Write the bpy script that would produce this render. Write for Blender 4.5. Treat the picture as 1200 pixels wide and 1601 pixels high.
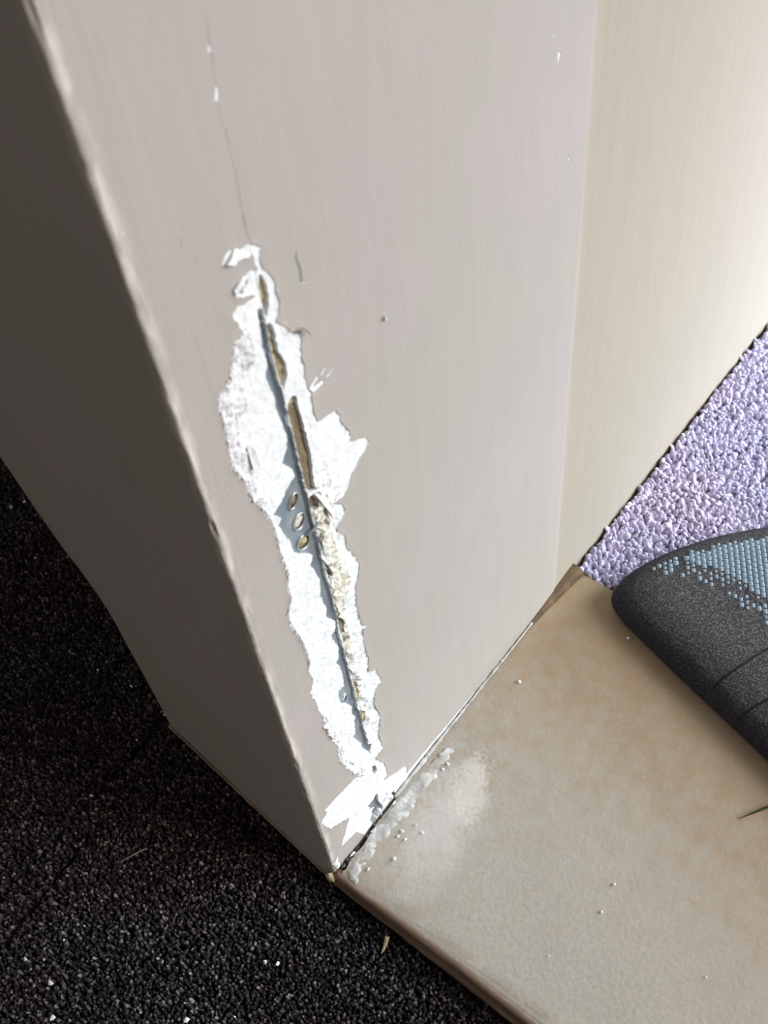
import bpy, math, random
import numpy as np
from mathutils import Matrix, Vector, noise
from mathutils.geometry import delaunay_2d_cdt

for o in list(bpy.data.objects):
    bpy.data.objects.remove(o)
random.seed(7)
rng = np.random.default_rng(7)
S = bpy.context.scene
COL = S.collection

# ------------------------------------------------------------------ camera
CP = np.array([-0.11637594, -0.19110319, 0.60596278])
CR = np.array([[0.61300047, -0.78565660, -0.08351125],
               [-0.65865664, -0.44979229, -0.60320670],
               [0.43635060, 0.42477123, -0.79320083]])      # right, down, forward
F = 1700.0
cam = bpy.data.cameras.new('camera')
cam.sensor_fit = 'HORIZONTAL'
cam.sensor_width = 36.0
cam.lens = F / 1200 * 36
cam.clip_start = 0.01
cam.clip_end = 50
co = bpy.data.objects.new('camera', cam)
COL.objects.link(co)
rt, dn, fw = CR
co.matrix_world = Matrix(((rt[0], -dn[0], -fw[0], CP[0]), (rt[1], -dn[1], -fw[1], CP[1]),
                          (rt[2], -dn[2], -fw[2], CP[2]), (0, 0, 0, 1)))
S.camera = co
cam.dof.use_dof = True
cam.dof.focus_distance = 0.60
cam.dof.aperture_fstop = 26.0

# ------------------------------------------------------------------ world and light
w = bpy.data.worlds.new('world')
S.world = w
w.use_nodes = True
w.node_tree.nodes['Background'].inputs['Color'].default_value = (0.86, 0.77, 0.70, 1)
w.node_tree.nodes['Background'].inputs['Strength'].default_value = 0.25


def area_light(name, loc, target, size, size_y, power, color):
    l = bpy.data.lights.new(name, 'AREA')
    l.shape = 'RECTANGLE'
    l.size = size
    l.size_y = size_y
    l.energy = power
    l.color = color
    o = bpy.data.objects.new(name, l)
    COL.objects.link(o)
    o.location = loc
    o.rotation_euler = (Vector(target) - Vector(loc)).to_track_quat('-Z', 'Y').to_euler()
    return o


# daylight through the tall glazing of the lit room; an unseen second lamp is added to brighten the wall foot
area_light('window_daylight', (1.15, -2.0, 1.5), (0.1, 0, 0.1), 1.4, 1.4, 76, (1.0, 0.985, 0.96))
foot_fill = area_light('wall_foot_fill', (1.35, -0.62, 0.30), (0.66, 0.0, -0.02), 0.35, 0.35, 4.2, (0.74, 0.89, 1.0))
foot_fill.data.spread = math.radians(62)

S.view_settings.view_transform = 'Standard'
S.view_settings.look = 'None'
S.view_settings.gamma = 1.0
S.view_settings.use_curve_mapping = False
S.view_settings.exposure = 0.09


# ------------------------------------------------------------------ measuring helpers
def ray(px, py):
    return CR.T @ np.array([(px - 600) / F, (py - 800.5) / F, 1.0])


def on_wall(px, py, y=0.0):
    d = ray(px, py)
    t = (y - CP[1]) / d[1]
    p = CP + t * d
    return (p[0], p[2])


def on_floor(px, py, z=0.0):
    d = ray(px, py)
    t = (z - CP[2]) / d[2]
    p = CP + t * d
    return (p[0], p[1])


def W(pts):
    return [on_wall(*p) for p in pts]


def FL(pts, z=0.0):
    return [on_floor(*p, z) for p in pts]


# ------------------------------------------------------------------ materials
def s2l(c):
    return tuple(((v / 255) / 12.92 if v / 255 <= 0.04045 else ((v / 255 + 0.055) / 1.055) ** 2.4) for v in c)


class Mat:
    def __init__(self, name, rough=0.7, metal=0.0, spec=0.3):
        self.m = bpy.data.materials.new(name)
        self.m.use_nodes = True
        self.t = self.m.node_tree
        self.b = self.t.nodes['Principled BSDF']
        self.b.inputs['Roughness'].default_value = rough
        self.b.inputs['Metallic'].default_value = metal
        self.b.inputs['Specular IOR Level'].default_value = spec
        self.tc = self.t.nodes.new('ShaderNodeTexCoord')

    def n(self, t, **k):
        x = self.t.nodes.new(t)
        for a, b in k.items():
            setattr(x, a, b)
        return x

    def l(self, a, b):
        self.t.links.new(a, b)

    def noise(self, scale, detail=4, stretch=(1, 1, 1), rough=0.55, off=(0, 0, 0)):
        mp = self.n('ShaderNodeMapping')
        mp.inputs['Scale'].default_value = stretch
        mp.inputs['Location'].default_value = off
        self.l(self.tc.outputs['Object'], mp.inputs['Vector'])
        nz = self.n('ShaderNodeTexNoise')
        nz.inputs['Scale'].default_value = scale
        nz.inputs['Detail'].default_value = detail
        nz.inputs['Roughness'].default_value = rough
        self.l(mp.outputs['Vector'], nz.inputs['Vector'])
        return nz.outputs['Fac']

    def ramp(self, fac, stops):
        r = self.n('ShaderNodeValToRGB')
        e = r.color_ramp.elements
        e[0].position, e[0].color = stops[0][0], (*stops[0][1], 1)
        e[1].position, e[1].color = stops[-1][0], (*stops[-1][1], 1)
        for p, c in stops[1:-1]:
            x = e.new(p)
            x.color = (*c, 1)
        self.l(fac, r.inputs['Fac'])
        return r.outputs['Color']

    def mix(self, fac, a, b, mode='MIX'):
        x = self.n('ShaderNodeMix', data_type='RGBA', blend_type=mode)
        for s, v in ((x.inputs[0], fac), (x.inputs[6], a), (x.inputs[7], b)):
            if isinstance(v, (int, float)):
                s.default_value = v
            elif isinstance(v, tuple):
                s.default_value = (*v, 1)
            else:
                self.l(v, s)
        return x.outputs[2]

    def math(self, op, a, b=0.0, c=0.0):
        x = self.n('ShaderNodeMath', operation=op)
        for s, v in zip(x.inputs, (a, b, c)):
            if isinstance(v, (int, float)):
                s.default_value = v
            else:
                self.l(v, s)
        return x.outputs[0]

    def color(self, c):
        if isinstance(c, tuple):
            self.b.inputs['Base Color'].default_value = (*c, 1)
        else:
            self.l(c, self.b.inputs['Base Color'])
        return self

    def bump(self, h, dist, strength=1.0):
        x = self.n('ShaderNodeBump')
        x.inputs['Distance'].default_value = dist
        x.inputs['Strength'].default_value = strength
        self.l(h, x.inputs['Height'])
        prev = self.b.inputs['Normal']
        if prev.is_linked:
            self.l(prev.links[0].from_socket, x.inputs['Normal'])
        self.l(x.outputs['Normal'], self.b.inputs['Normal'])
        return self

    def xyz(self):
        s = self.n('ShaderNodeSeparateXYZ')
        self.l(self.tc.outputs['Object'], s.inputs[0])
        return s.outputs


M = {}
# wall paint: warm taupe emulsion, brushed
k = Mat('taupe_wall_paint', 0.62, 0, 0.25)
c = k.ramp(k.noise(9, 3), [(0.32, (0.440, 0.400, 0.385)), (0.5, (0.425, 0.393, 0.370)), (0.68, (0.420, 0.400, 0.355))])
PX = k.xyz()[0]
sd = k.n('ShaderNodeMapRange')
sd.interpolation_type = 'SMOOTHSTEP'
sd.inputs[1].default_value, sd.inputs[2].default_value = 0.2200, 0.2360
k.l(PX, sd.inputs[0])
c = k.mix(sd.outputs[0], c, k.ramp(k.noise(6, 3), [(0.3, (0.405, 0.350, 0.290)), (0.7, (0.385, 0.350, 0.285))]))   # the part beyond the joint has a tanner coat
c2 = k.ramp(k.noise(150, 4, (1, 1, 0.10)), [(0.3, (0.97, 0.97, 0.97)), (0.7, (1.025, 1.02, 1.02))])
c = k.mix(1.0, c, c2, 'MULTIPLY')
ay = k.n('ShaderNodeMapRange')
ay.interpolation_type = 'SMOOTHSTEP'
ay.inputs[1].default_value, ay.inputs[2].default_value = 0.0062, 0.0012
k.l(k.math('ADD', k.math('ABSOLUTE', PX), k.math('ABSOLUTE', k.xyz()[1])), ay.inputs[0])
wr = k.ramp(k.noise(220, 5, (1, 1, .25)), [(0.42, (0, 0, 0)), (0.60, (1, 1, 1))])
k.color(k.mix(k.math('MULTIPLY', ay.outputs[0], wr), c, (0.66, 0.62, 0.56)))     # paint rubbed pale on the arris
bs = k.n('ShaderNodeMapRange')
bs.inputs[1].default_value, bs.inputs[2].default_value, bs.inputs[3].default_value, bs.inputs[4].default_value = 0.0, 0.05, 1.0, 0.25
k.l(PX, bs.inputs[0])
k.bump(k.math('MULTIPLY', k.noise(260, 3, (1, 1, 0.06)), bs.outputs[0]), 0.0006, 0.5)
k.bump(k.noise(700, 4), 0.0003, 0.5)
M['paint'] = k.m
# fresh gypsum plaster
k = Mat('white_gypsum_plaster', 0.9, 0, 0.1)
k.color(k.ramp(k.noise(140, 5), [(0.28, (0.70, 0.73, 0.74)), (0.5, (0.81, 0.835, 0.845)), (0.75, (0.86, 0.875, 0.88))]))
k.bump(k.noise(500, 6), 0.0008, 0.6)
M['plaster'] = k.m
k = Mat('cream_filler_plaster', 0.9, 0, 0.1)
k.color(k.ramp(k.noise(170, 6), [(0.25, (0.50, 0.45, 0.33)), (0.5, (0.72, 0.71, 0.64)), (0.8, (0.78, 0.78, 0.74))]))
k.bump(k.noise(450, 6), 0.0012, 0.8)
M['cream'] = k.m
k = Mat('torn_lining_paper', 0.95, 0, 0.05)
k.color(k.ramp(k.noise(320, 6, (1, 1, 0.5)), [(0.28, (0.54, 0.53, 0.55)), (0.5, (0.76, 0.76, 0.78)), (0.75, (0.84, 0.84, 0.85))]))
k.bump(k.noise(600, 6, (1, 1, .6)), 0.001, 0.8)
M['paper'] = k.m
k = Mat('galvanised_steel', 0.5, 0.25, 0.5)
k.color(k.ramp(k.noise(120, 6, (1, 1, 0.3)), [(0.3, (0.17, 0.205, 0.24)), (0.5, (0.25, 0.30, 0.345)), (0.72, (0.42, 0.46, 0.49))]))
k.bump(k.noise(400, 4), 0.0002, 0.4)
M['steel'] = k.m
k = Mat('bright_steel_rim', 0.35, 0.8, 0.5)
k.color((0.62, 0.63, 0.62))
M['rim'] = k.m
k = Mat('bare_brown_timber', 0.8, 0, 0.2)
k.color(k.ramp(k.noise(220, 6, (1, 1, 0.18)), [(0.3, (0.13, 0.10, 0.065)), (0.5, (0.24, 0.19, 0.125)), (0.72, (0.40, 0.33, 0.21))]))
k.bump(k.noise(420, 5, (1, 1, 0.15)), 0.0008, 0.7)
M['timber'] = k.m
k = Mat('ochre_fibreboard', 0.9, 0, 0.1)
k.color(k.ramp(k.noise(500, 6), [(0.3, (0.20, 0.15, 0.07)), (0.5, (0.48, 0.39, 0.22)), (0.72, (0.72, 0.64, 0.42))]))
k.bump(k.noise(600, 5), 0.001, 0.9)
M['ochre'] = k.m
# ledge: painted / screeded surface with rubbed plaster dust
k = Mat('beige_ledge_paint', 0.60, 0, 0.3)
base = k.ramp(k.noise(14, 4), [(0.3, (0.35, 0.250, 0.148)), (0.7, (0.335, 0.248, 0.155))])
fine = k.ramp(k.noise(420, 5), [(0.3, (0.90, 0.90, 0.90)), (0.7, (1.07, 1.07, 1.07))])
base = k.mix(1.0, base, fine, 'MULTIPLY')
X, Y, Z = k.xyz()


def blob(k, X, Y, cx, cy, ax, ay, ang, soft):
    ca, sa = math.cos(ang), math.sin(ang)
    dx = k.math('SUBTRACT', X, cx)
    dy = k.math('SUBTRACT', Y, cy)
    u = k.math('ADD', k.math('MULTIPLY', dx, ca / ax), k.math('MULTIPLY', dy, sa / ax))
    v = k.math('ADD', k.math('MULTIPLY', dx, -sa / ay), k.math('MULTIPLY', dy, ca / ay))
    r = k.math('SQRT', k.math('ADD', k.math('MULTIPLY', u, u), k.math('MULTIPLY', v, v)))
    r = k.math('ADD', r, k.math('MULTIPLY', k.math('SUBTRACT', k.noise(90, 5), 0.5), 1.3))
    r = k.math('ADD', r, k.math('MULTIPLY', k.math('SUBTRACT', k.noise(420, 4), 0.5), 1.6))
    s = k.n('ShaderNodeMapRange')
    s.interpolation_type = 'SMOOTHSTEP'
    s.inputs[1].default_value = 1.0 + soft
    s.inputs[2].default_value = 1.0 - soft
    k.l(r, s.inputs[0])
    return s.outputs[0]


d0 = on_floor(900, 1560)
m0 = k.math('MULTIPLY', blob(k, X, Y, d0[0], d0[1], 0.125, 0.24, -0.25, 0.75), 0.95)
base = k.mix(m0, base, k.mix(1.0, (0.405, 0.385, 0.345), fine, 'MULTIPLY'))          # near half painted greyer, leaving the mat's shade in the tan beyond
d1 = on_floor(690, 1290)
d2 = on_floor(735, 1235)
m1 = k.math('MULTIPLY', blob(k, X, Y, d1[0], d1[1], 0.034, 0.016, 0.15, 0.7), 0.55)
m2 = k.math('MULTIPLY', blob(k, X, Y, d2[0], d2[1], 0.020, 0.009, 0.4, 0.5), 0.45)
base = k.mix(m1, base, (0.60, 0.59, 0.585))
base = k.mix(m2, base, (0.70, 0.68, 0.64))
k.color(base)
k.bump(k.noise(330, 5), 0.0007, 0.55)
M['ledge'] = k.m
k = Mat('worn_brown_edge_wood', 0.6, 0, 0.3)
k.color(k.ramp(k.noise(60, 6, (1, 0.3, 2)), [(0.3, (0.12, 0.080, 0.055)), (0.55, (0.23, 0.165, 0.120)), (0.75, (0.42, 0.35, 0.29))]))
k.bump(k.noise(300, 4, (1, 0.2, 1)), 0.0006, 0.6)
M['edgewood'] = k.m
k = Mat('brown_wood_wedge', 0.6, 0, 0.3)
k.color(k.ramp(k.noise(120, 5), [(0.3, (0.07, 0.04, 0.018)), (0.7, (0.19, 0.115, 0.055))]))
M['wedge'] = k.m
k = Mat('pale_raw_wood', 0.8, 0, 0.2)
k.color(k.ramp(k.noise(300, 5), [(0.3, (0.42, 0.32, 0.17)), (0.7, (0.75, 0.63, 0.42))]))
M['rawwood'] = k.m
k = Mat('grey_caulk', 0.7, 0, 0.25)
k.color(k.ramp(k.noise(110, 6), [(0.3, (0.36, 0.35, 0.33)), (0.5, (0.47, 0.47, 0.455)), (0.72, (0.70, 0.72, 0.71))]))
k.bump(k.noise(400, 5), 0.001, 0.6)
M['caulk'] = k.m
k = Mat('black_mastic', 0.8, 0, 0.2)
k.color(k.ramp(k.noise(400, 4), [(0.3, (0.012, 0.013, 0.014)), (0.7, (0.10, 0.115, 0.12))]))
M['mastic'] = k.m


def tuft_mat(name, stops, rough=0.95, patch=None):
    k = Mat(name, rough, 0, 0.08)
    a = k.n('ShaderNodeAttribute', attribute_name='tint')
    c = k.ramp(a.outputs['Fac'], stops)
    if patch:
        c = k.mix(1.0, c, k.ramp(k.noise(7, 3), patch), 'MULTIPLY')
    k.color(c)
    return k.m


M['dark_pile'] = tuft_mat('charcoal_carpet_pile', [(0.0, (0.014, 0.012, 0.012)), (0.45, (0.062, 0.056, 0.057)),
                                                   (0.75, (0.18, 0.172, 0.172)), (1.0, (0.38, 0.37, 0.365))],
                          patch=[(0.3, (1.1, 0.9, 0.85)), (0.7, (0.92, 1.0, 1.1))])
k = Mat('charcoal_carpet_backing', 0.95, 0, 0.05)
k.color(k.ramp(k.noise(420, 4), [(0.35, (0.006, 0.005, 0.005)), (0.6, (0.035, 0.032, 0.032)), (0.75, (0.10, 0.095, 0.095))]))
M['dark_back'] = k.m
M['lav_pile'] = tuft_mat('lavender_carpet_pile', [(0.0, (0.47, 0.45, 0.60)), (0.5, (0.54, 0.52, 0.68)), (1.0, (0.62, 0.60, 0.76))],
                         patch=[(0.3, (1.06, 0.97, 0.97)), (0.7, (0.97, 1.0, 1.06))])
k = Mat('lavender_carpet_backing', 0.95, 0, 0.05)
k.color((0.32, 0.30, 0.40))
M['lav_back'] = k.m
# padded mat: speckled grey felt, woven top
k = Mat('speckled_grey_felt', 0.85, 0, 0.2)
k.color(k.ramp(k.noise(900, 4), [(0.3, (0.016, 0.018, 0.030)), (0.5, (0.050, 0.050, 0.056)), (0.68, (0.17, 0.16, 0.145))]))
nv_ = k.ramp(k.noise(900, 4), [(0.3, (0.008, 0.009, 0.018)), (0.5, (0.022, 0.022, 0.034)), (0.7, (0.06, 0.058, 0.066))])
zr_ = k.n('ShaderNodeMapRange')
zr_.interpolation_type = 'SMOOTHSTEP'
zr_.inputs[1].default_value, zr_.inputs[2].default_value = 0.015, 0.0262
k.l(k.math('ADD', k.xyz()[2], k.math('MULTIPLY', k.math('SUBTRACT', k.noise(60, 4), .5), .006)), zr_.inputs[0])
k.color(k.mix(zr_.outputs[0], nv_, k.b.inputs['Base Color'].links[0].from_socket))      # darker and more navy towards the hem
k.bump(k.noise(900, 4), 0.001, 0.8)
M['felt'] = k.m
k = Mat('blue_grey_woven_fabric', 0.55, 0, 0.4)
k.color(k.ramp(k.noise(700, 3), [(0.3, (0.15, 0.225, 0.30)), (0.7, (0.26, 0.35, 0.445))]))
M['weave'] = k.m
k = Mat('dark_navy_thread', 0.8, 0, 0.2)
k.color((0.012, 0.012, 0.02))
M['thread'] = k.m
k = Mat('dark_green_blade', 0.5, 0, 0.3)
k.color((0.035, 0.045, 0.012))
M['blade'] = k.m
k = Mat('white_fibre', 0.7, 0, 0.2)
k.color((0.30, 0.30, 0.29))
M['fibre'] = k.m


# ------------------------------------------------------------------ object helpers
def mesh_obj(name, verts, faces, mat, parent=None, mats=None, midx=None, smooth=False):
    me = bpy.data.meshes.new(name)
    me.from_pydata([tuple(map(float, v)) for v in verts], [], [tuple(map(int, f)) for f in faces])
    for m in (mats or [mat]):
        me.materials.append(M[m])
    if midx is not None:
        me.polygons.foreach_set('material_index', np.asarray(midx, np.int32))
    if smooth:
        me.polygons.foreach_set('use_smooth', np.ones(len(me.polygons), bool))
    me.update()
    o = bpy.data.objects.new(name, me)
    COL.objects.link(o)
    if parent is not None:
        o.parent = parent
    return o


def empty(name, loc=(0, 0, 0)):
    o = bpy.data.objects.new(name, None)
    o.empty_display_size = 0.02
    COL.objects.link(o)
    o.location = loc
    return o


def tag(o, label=None, cat=None, group=None, kind=None):
    if label:
        o['label'] = label
    if cat:
        o['category'] = cat
    if group:
        o['group'] = group
    if kind:
        o['kind'] = kind
    return o


def in_poly(P, poly):
    poly = np.asarray(poly)
    x, y = P[:, 0], P[:, 1]
    r = np.zeros(len(P), bool)
    a = poly
    b = np.roll(poly, -1, 0)
    for (x1, y1), (x2, y2) in zip(a, b):
        if y1 == y2:
            continue
        c = ((y1 > y) != (y2 > y)) & (x < (x2 - x1) * (y - y1) / (y2 - y1) + x1)
        r ^= c
    return r


def in_any(P, polys):
    r = np.zeros(len(P), bool)
    for q in polys:
        r |= in_poly(P, q)
    return r


def jag(poly, step=0.0012, amp=0.00035, seed=0, closed=True):
    """torn edge: resample an outline and push points in and out"""
    g = np.random.default_rng(seed)
    P = np.asarray(poly, float)
    out = []
    n = len(P)
    for i in range(n if closed else n - 1):
        a, b = P[i], P[(i + 1) % n]
        d = b - a
        L = np.hypot(*d)
        m = max(1, int(round(L / step)))
        nr = np.array([-d[1], d[0]]) / (L + 1e-12)
        for j in range(m):
            t = j / m
            q = a + d * t
            if j:
                q = q + nr * g.normal(0, amp)
            out.append(q)
    return np.array(out)


def sheet(include, exclude, pts=None, extra=()):
    """triangulated planar region: inside any of include and outside all of exclude -> verts2d, tris"""
    vs, es = [], []
    for poly in list(include) + list(exclude) + list(extra):
        b = len(vs)
        vs += [Vector((float(p[0]), float(p[1]))) for p in poly]
        es += [(b + i, b + (i + 1) % len(poly)) for i in range(len(poly))]
    if pts is not None:
        vs += [Vector((float(p[0]), float(p[1]))) for p in pts]
    r = delaunay_2d_cdt(vs, es, [], 0, 1e-7)
    V = np.array([(v.x, v.y) for v in r[0]])
    T = np.array([tuple(f) for f in r[2]])
    C = V[T].mean(1)
    keep = in_any(C, include) & ~in_any(C, exclude)
    T = T[keep]
    a = V[T]
    area = (a[:, 1, 0] - a[:, 0, 0]) * (a[:, 2, 1] - a[:, 0, 1]) - (a[:, 1, 1] - a[:, 0, 1]) * (a[:, 2, 0] - a[:, 0, 0])
    T[area < 0] = T[area < 0][:, ::-1]
    used = np.unique(T)
    mp = -np.ones(len(V), int)
    mp[used] = np.arange(len(used))
    return V[used], mp[T]


def boundary(T):
    cnt = {}
    for t in T:
        for i in range(3):
            a, b = t[i], t[(i + 1) % 3]
            k_ = (min(a, b), max(a, b))
            if k_ in cnt:
                cnt[k_] = None
            else:
                cnt[k_] = (a, b)
    return [e for e in cnt.values() if e]


def fbm(x, z, s, seed=0.0, o=4):
    return noise.fractal(Vector((x * s, z * s, seed)), 1.0, 2.0, o, noise_basis='PERLIN_ORIGINAL')


def wall_layer(name, include, exclude, yfun, rim, mat, parent, rim_mat=None, spacing=None, smooth=False, rimlip=0.0):
    """piece of wall skin in the x-z plane with its own relief and torn, thick edges"""
    pts = None
    if spacing:
        a = np.vstack(include)
        lo, hi = a.min(0), a.max(0)
        g = np.stack(np.meshgrid(np.arange(lo[0], hi[0], spacing), np.arange(lo[1], hi[1], spacing)), -1).reshape(-1, 2)
        g = g + rng.uniform(-.35, .35, g.shape) * spacing
        pts = g[in_any(g, include)]
    V, T = sheet(include, exclude, pts)
    vs = [(x, yfun(x, z), z) for x, z in V]
    fs = [tuple(t) for t in T]
    mi = [0] * len(fs)
    if rim:
        be = boundary(T)
        idx = {}
        for a, b in be:
            for q in (a, b):
                if q not in idx:
                    idx[q] = len(vs)
                    x, y, z = vs[q]
                    vs.append((x, y + rim, z))
                    if rimlip:
                        vs[q] = (x, y - rimlip * random.random(), z)
        for a, b in be:
            fs.append((b, a, idx[a], idx[b]))
            mi.append(1 if rim_mat else 0)
    return mesh_obj(name, vs, fs, mat, parent, mats=[mat] + ([rim_mat] if rim_mat else []), midx=mi, smooth=smooth)


def tube(name, path, radii, mat, parent=None, seg=6, cap=True):
    path = [Vector(p) for p in path]
    vs, fs = [], []
    n = len(path)
    for i, p in enumerate(path):
        t = (path[min(i + 1, n - 1)] - path[max(i - 1, 0)]).normalized()
        a = t.orthogonal().normalized() if i == 0 else (pa - t * pa.dot(t)).normalized()
        pa = a
        b = t.cross(a)
        r = radii[i] if hasattr(radii, '__len__') else radii
        for j in range(seg):
            an = 2 * math.pi * j / seg
            vs.append(p + a * (r * math.cos(an)) + b * (r * math.sin(an)))
    for i in range(n - 1):
        for j in range(seg):
            k_ = (j + 1) % seg
            fs.append((i * seg + j, i * seg + k_, (i + 1) * seg + k_, (i + 1) * seg + j))
    if cap:
        fs.append(tuple(range(seg))[::-1])
        fs.append(tuple((n - 1) * seg + j for j in range(seg)))
    return mesh_obj(name, vs, fs, mat, parent, smooth=True)


def crumb_mesh(seed, r):
    g = np.random.default_rng(seed)
    t = (1 + 5 ** .5) / 2
    v = np.array([(-1, t, 0), (1, t, 0), (-1, -t, 0), (1, -t, 0), (0, -1, t), (0, 1, t), (0, -1, -t), (0, 1, -t),
                  (t, 0, -1), (t, 0, 1), (-t, 0, -1), (-t, 0, 1)], float)
    v = v / np.linalg.norm(v[0]) * (1 + g.uniform(-.35, .35, (12, 1))) * g.uniform(.6, 1.2, (1, 3)) * r
    f = [(0, 11, 5), (0, 5, 1), (0, 1, 7), (0, 7, 10), (0, 10, 11), (1, 5, 9), (5, 11, 4), (11, 10, 2), (10, 7, 6), (7, 1, 8),
         (3, 9, 4), (3, 4, 2), (3, 2, 6), (3, 6, 8), (3, 8, 9), (4, 9, 5), (2, 4, 11), (6, 2, 10), (8, 6, 7), (9, 8, 1)]
    return v, f


# ------------------------------------------------------------------ traced outlines of the damage, on the wall face
main_px = [(391, 380), (409, 386), (406, 397), (404, 402), (409, 417), (420, 427), (430, 440), (431, 452), (437, 470), (436, 487),
           (431, 502), (445, 510), (450, 514), (470, 522), (472, 535), (470, 547), (474, 567), (479, 597), (482, 607), (488, 614), (488, 625),
           (491, 647), (497, 659), (525, 641), (532, 649), (532, 657), (544, 671), (550, 681), (546, 691), (560, 686),
           (574, 684), (577, 691), (570, 705), (560, 722), (550, 742), (546, 760), (537, 775), (522, 785), (535, 787), (540, 800),
           (532, 815), (527, 826), (533, 834), (540, 837), (542, 856), (553, 866), (562, 882), (560, 905), (557, 915), (557, 945),
           (562, 962), (566, 976), (574, 977), (568, 983), (568, 1002), (576, 1029), (577, 1050), (587, 1046), (596, 1062),
           (587, 1082), (585, 1100), (595, 1120), (592, 1150), (599, 1167), (586, 1184), (590, 1187), (601, 1192), (606, 1210),
           (601, 1219), (634, 1197), (637, 1201), (636, 1213), (662, 1195), (687, 1170), (715, 1141), (745, 1102), (752, 1107),
           (670, 1200), (640, 1240), (612, 1280), (575, 1306), (556, 1300), (534, 1322), (536, 1312), (546, 1277), (515, 1295), (501, 1285), (510, 1272), (507, 1266), (560, 1210), (542, 1200),
           (532, 1185), (525, 1162), (509, 1137), (505, 1120), (497, 1107), (492, 1092), (486, 1082), (490, 1062), (482, 1047),
           (484, 1032), (475, 1007), (465, 990), (454, 975), (450, 957), (455, 935), (450, 917), (450, 892), (441, 870), (437, 860),
           (430, 832), (422, 810), (407, 789), (391, 770), (380, 747), (365, 732), (359, 712), (355, 687), (350, 657), (341, 637),
           (342, 614), (360, 595), (361, 577), (365, 552), (366, 535), (380, 517), (365, 500), (362, 490), (370, 479), (392, 467),
           (398, 463), (388, 462), (370, 464), (362, 455), (374, 440), (386, 427), (397, 421), (402, 423), (397, 410), (395, 396),
           (377, 405), (365, 414), (346, 414), (351, 397), (360, 389), (372, 386), (381, 385)]
splinter_px = [[(482, 607), (495, 587), (498, 590), (488, 606), (506, 593), (507, 597), (490, 613)],
               [(509, 590), (521, 574), (524, 571), (513, 589)], [(501, 586), (508, 574), (510, 573), (503, 587)]]
chip_px = [[(337, 136), (342, 135), (343, 150), (340, 160), (336, 156)], [(325, 72), (329, 72), (330, 80), (326, 82)],
           [(334, 113), (336, 114), (336, 118), (334, 117)], [(190, 361), (196, 363), (195, 367), (191, 365)],
           [(873, 78), (877, 84), (875, 92), (871, 102), (872, 88)], [(880, 108), (882, 109), (881, 112), (879, 111)],
           [(884, 143), (886, 144), (885, 148), (883, 146)], [(889, 241), (891, 248), (890, 256), (888, 250)],
           [(866, 54), (868, 55), (867, 58), (865, 57)]]
crack_px = [(316, 0), (322, 20), (328, 62), (331, 90), (334, 113), (338, 140), (341, 165), (347, 190), (353, 212), (358, 232), (363, 248), (366, 266),
            (371, 284), (375, 310), (378, 330), (382, 352), (386, 368), (391, 384)]
scratch_px = [(463, 391), (466, 400), (469, 422), (472, 440), (475, 447)]
scratch2_px = [(232, 36), (234, 44)]
scratch3_px = [(281, 372), (284, 388)]
metal_px = [(404, 484), (410, 482), (416, 500), (420, 520), (427, 560), (435, 590), (442, 612), (446, 627), (451, 652), (461, 692), (471, 732),
            (477, 760), (482, 775), (487, 800), (491, 817), (496, 834), (500, 850), (503, 865), (510, 897), (520, 932), (527, 962), (532, 995),
            (541, 1025), (548, 1057), (555, 1082), (561, 1110), (571, 1143), (577, 1165), (580, 1180),
            (575, 1175), (566, 1171), (565, 1162), (551, 1154), (556, 1147), (554, 1127), (556, 1122), (550, 1115),
            (550, 1105), (532, 1100), (529, 1082), (539, 1072), (536, 1055), (531, 1041), (524, 1040), (530, 1030), (530, 1012),
            (518, 997), (525, 987), (525, 972), (512, 967), (511, 950), (502, 932), (501, 907), (496, 899), (487, 886), (490, 869), (475, 870),
            (460, 866), (456, 850), (445, 835), (436, 824), (441, 811), (427, 807), (440, 786), (452, 760), (462, 745), (459, 736), (442, 725),
            (449, 705), (449, 685), (440, 660), (431, 635), (430, 622), (420, 602), (416, 590), (419, 572), (414, 552), (409, 532), (406, 510)]
ridge_px = [(391, 384), (400, 430), (411, 482), (416, 500), (420, 520), (428, 560), (436, 590), (443, 612), (447, 627), (452, 652), (462, 692),
            (472, 732), (478, 760), (483, 777), (488, 800), (492, 817), (497, 834), (501, 850), (504, 865), (511, 897), (521, 932), (528, 962),
            (534, 995), (542, 1025), (549, 1057), (556, 1082), (562, 1110), (572, 1143), (578, 1165), (581, 1180), (590, 1225), (597, 1252)]
timber_px = [[(450, 634), (457, 620), (464, 620), (467, 636), (471, 650), (476, 668), (480, 682), (486, 707), (489, 732), (492, 755), (496, 766),
              (488, 772), (481, 766), (478, 760), (472, 732), (462, 692), (452, 652)],
             [(546, 1046), (550, 1050), (553, 1062), (558, 1066), (565, 1085), (562, 1100), (559, 1100), (555, 1080), (549, 1057)],
             [(497, 842), (501, 836), (505, 840), (506, 855), (504, 865), (501, 850)],
             [(484, 780), (490, 775), (498, 782), (500, 792), (492, 798), (488, 795)]]
ochre_px = [[(405, 430), (410, 429), (414, 437), (419, 450), (421, 460), (421, 480), (417, 499), (412, 482), (407, 462), (405, 445)],
            [(419, 505), (426, 508), (430, 520), (435, 545), (441, 556), (447, 567), (450, 587), (447, 600), (444, 612), (436, 590), (428, 560), (420, 520)],
            [(529, 968), (534, 967), (540, 972), (540, 990), (533, 993)],
            [(560, 1110), (566, 1112), (574, 1114), (573, 1128), (568, 1136), (563, 1120)],
            [(577, 1163), (581, 1163), (581, 1172), (578, 1178)],
            [(509, 880), (514, 884), (521, 900), (517, 903), (511, 896)]]
pock_px = [[(582, 1198), (588, 1197), (590, 1205), (586, 1212), (582, 1206)]]
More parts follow.
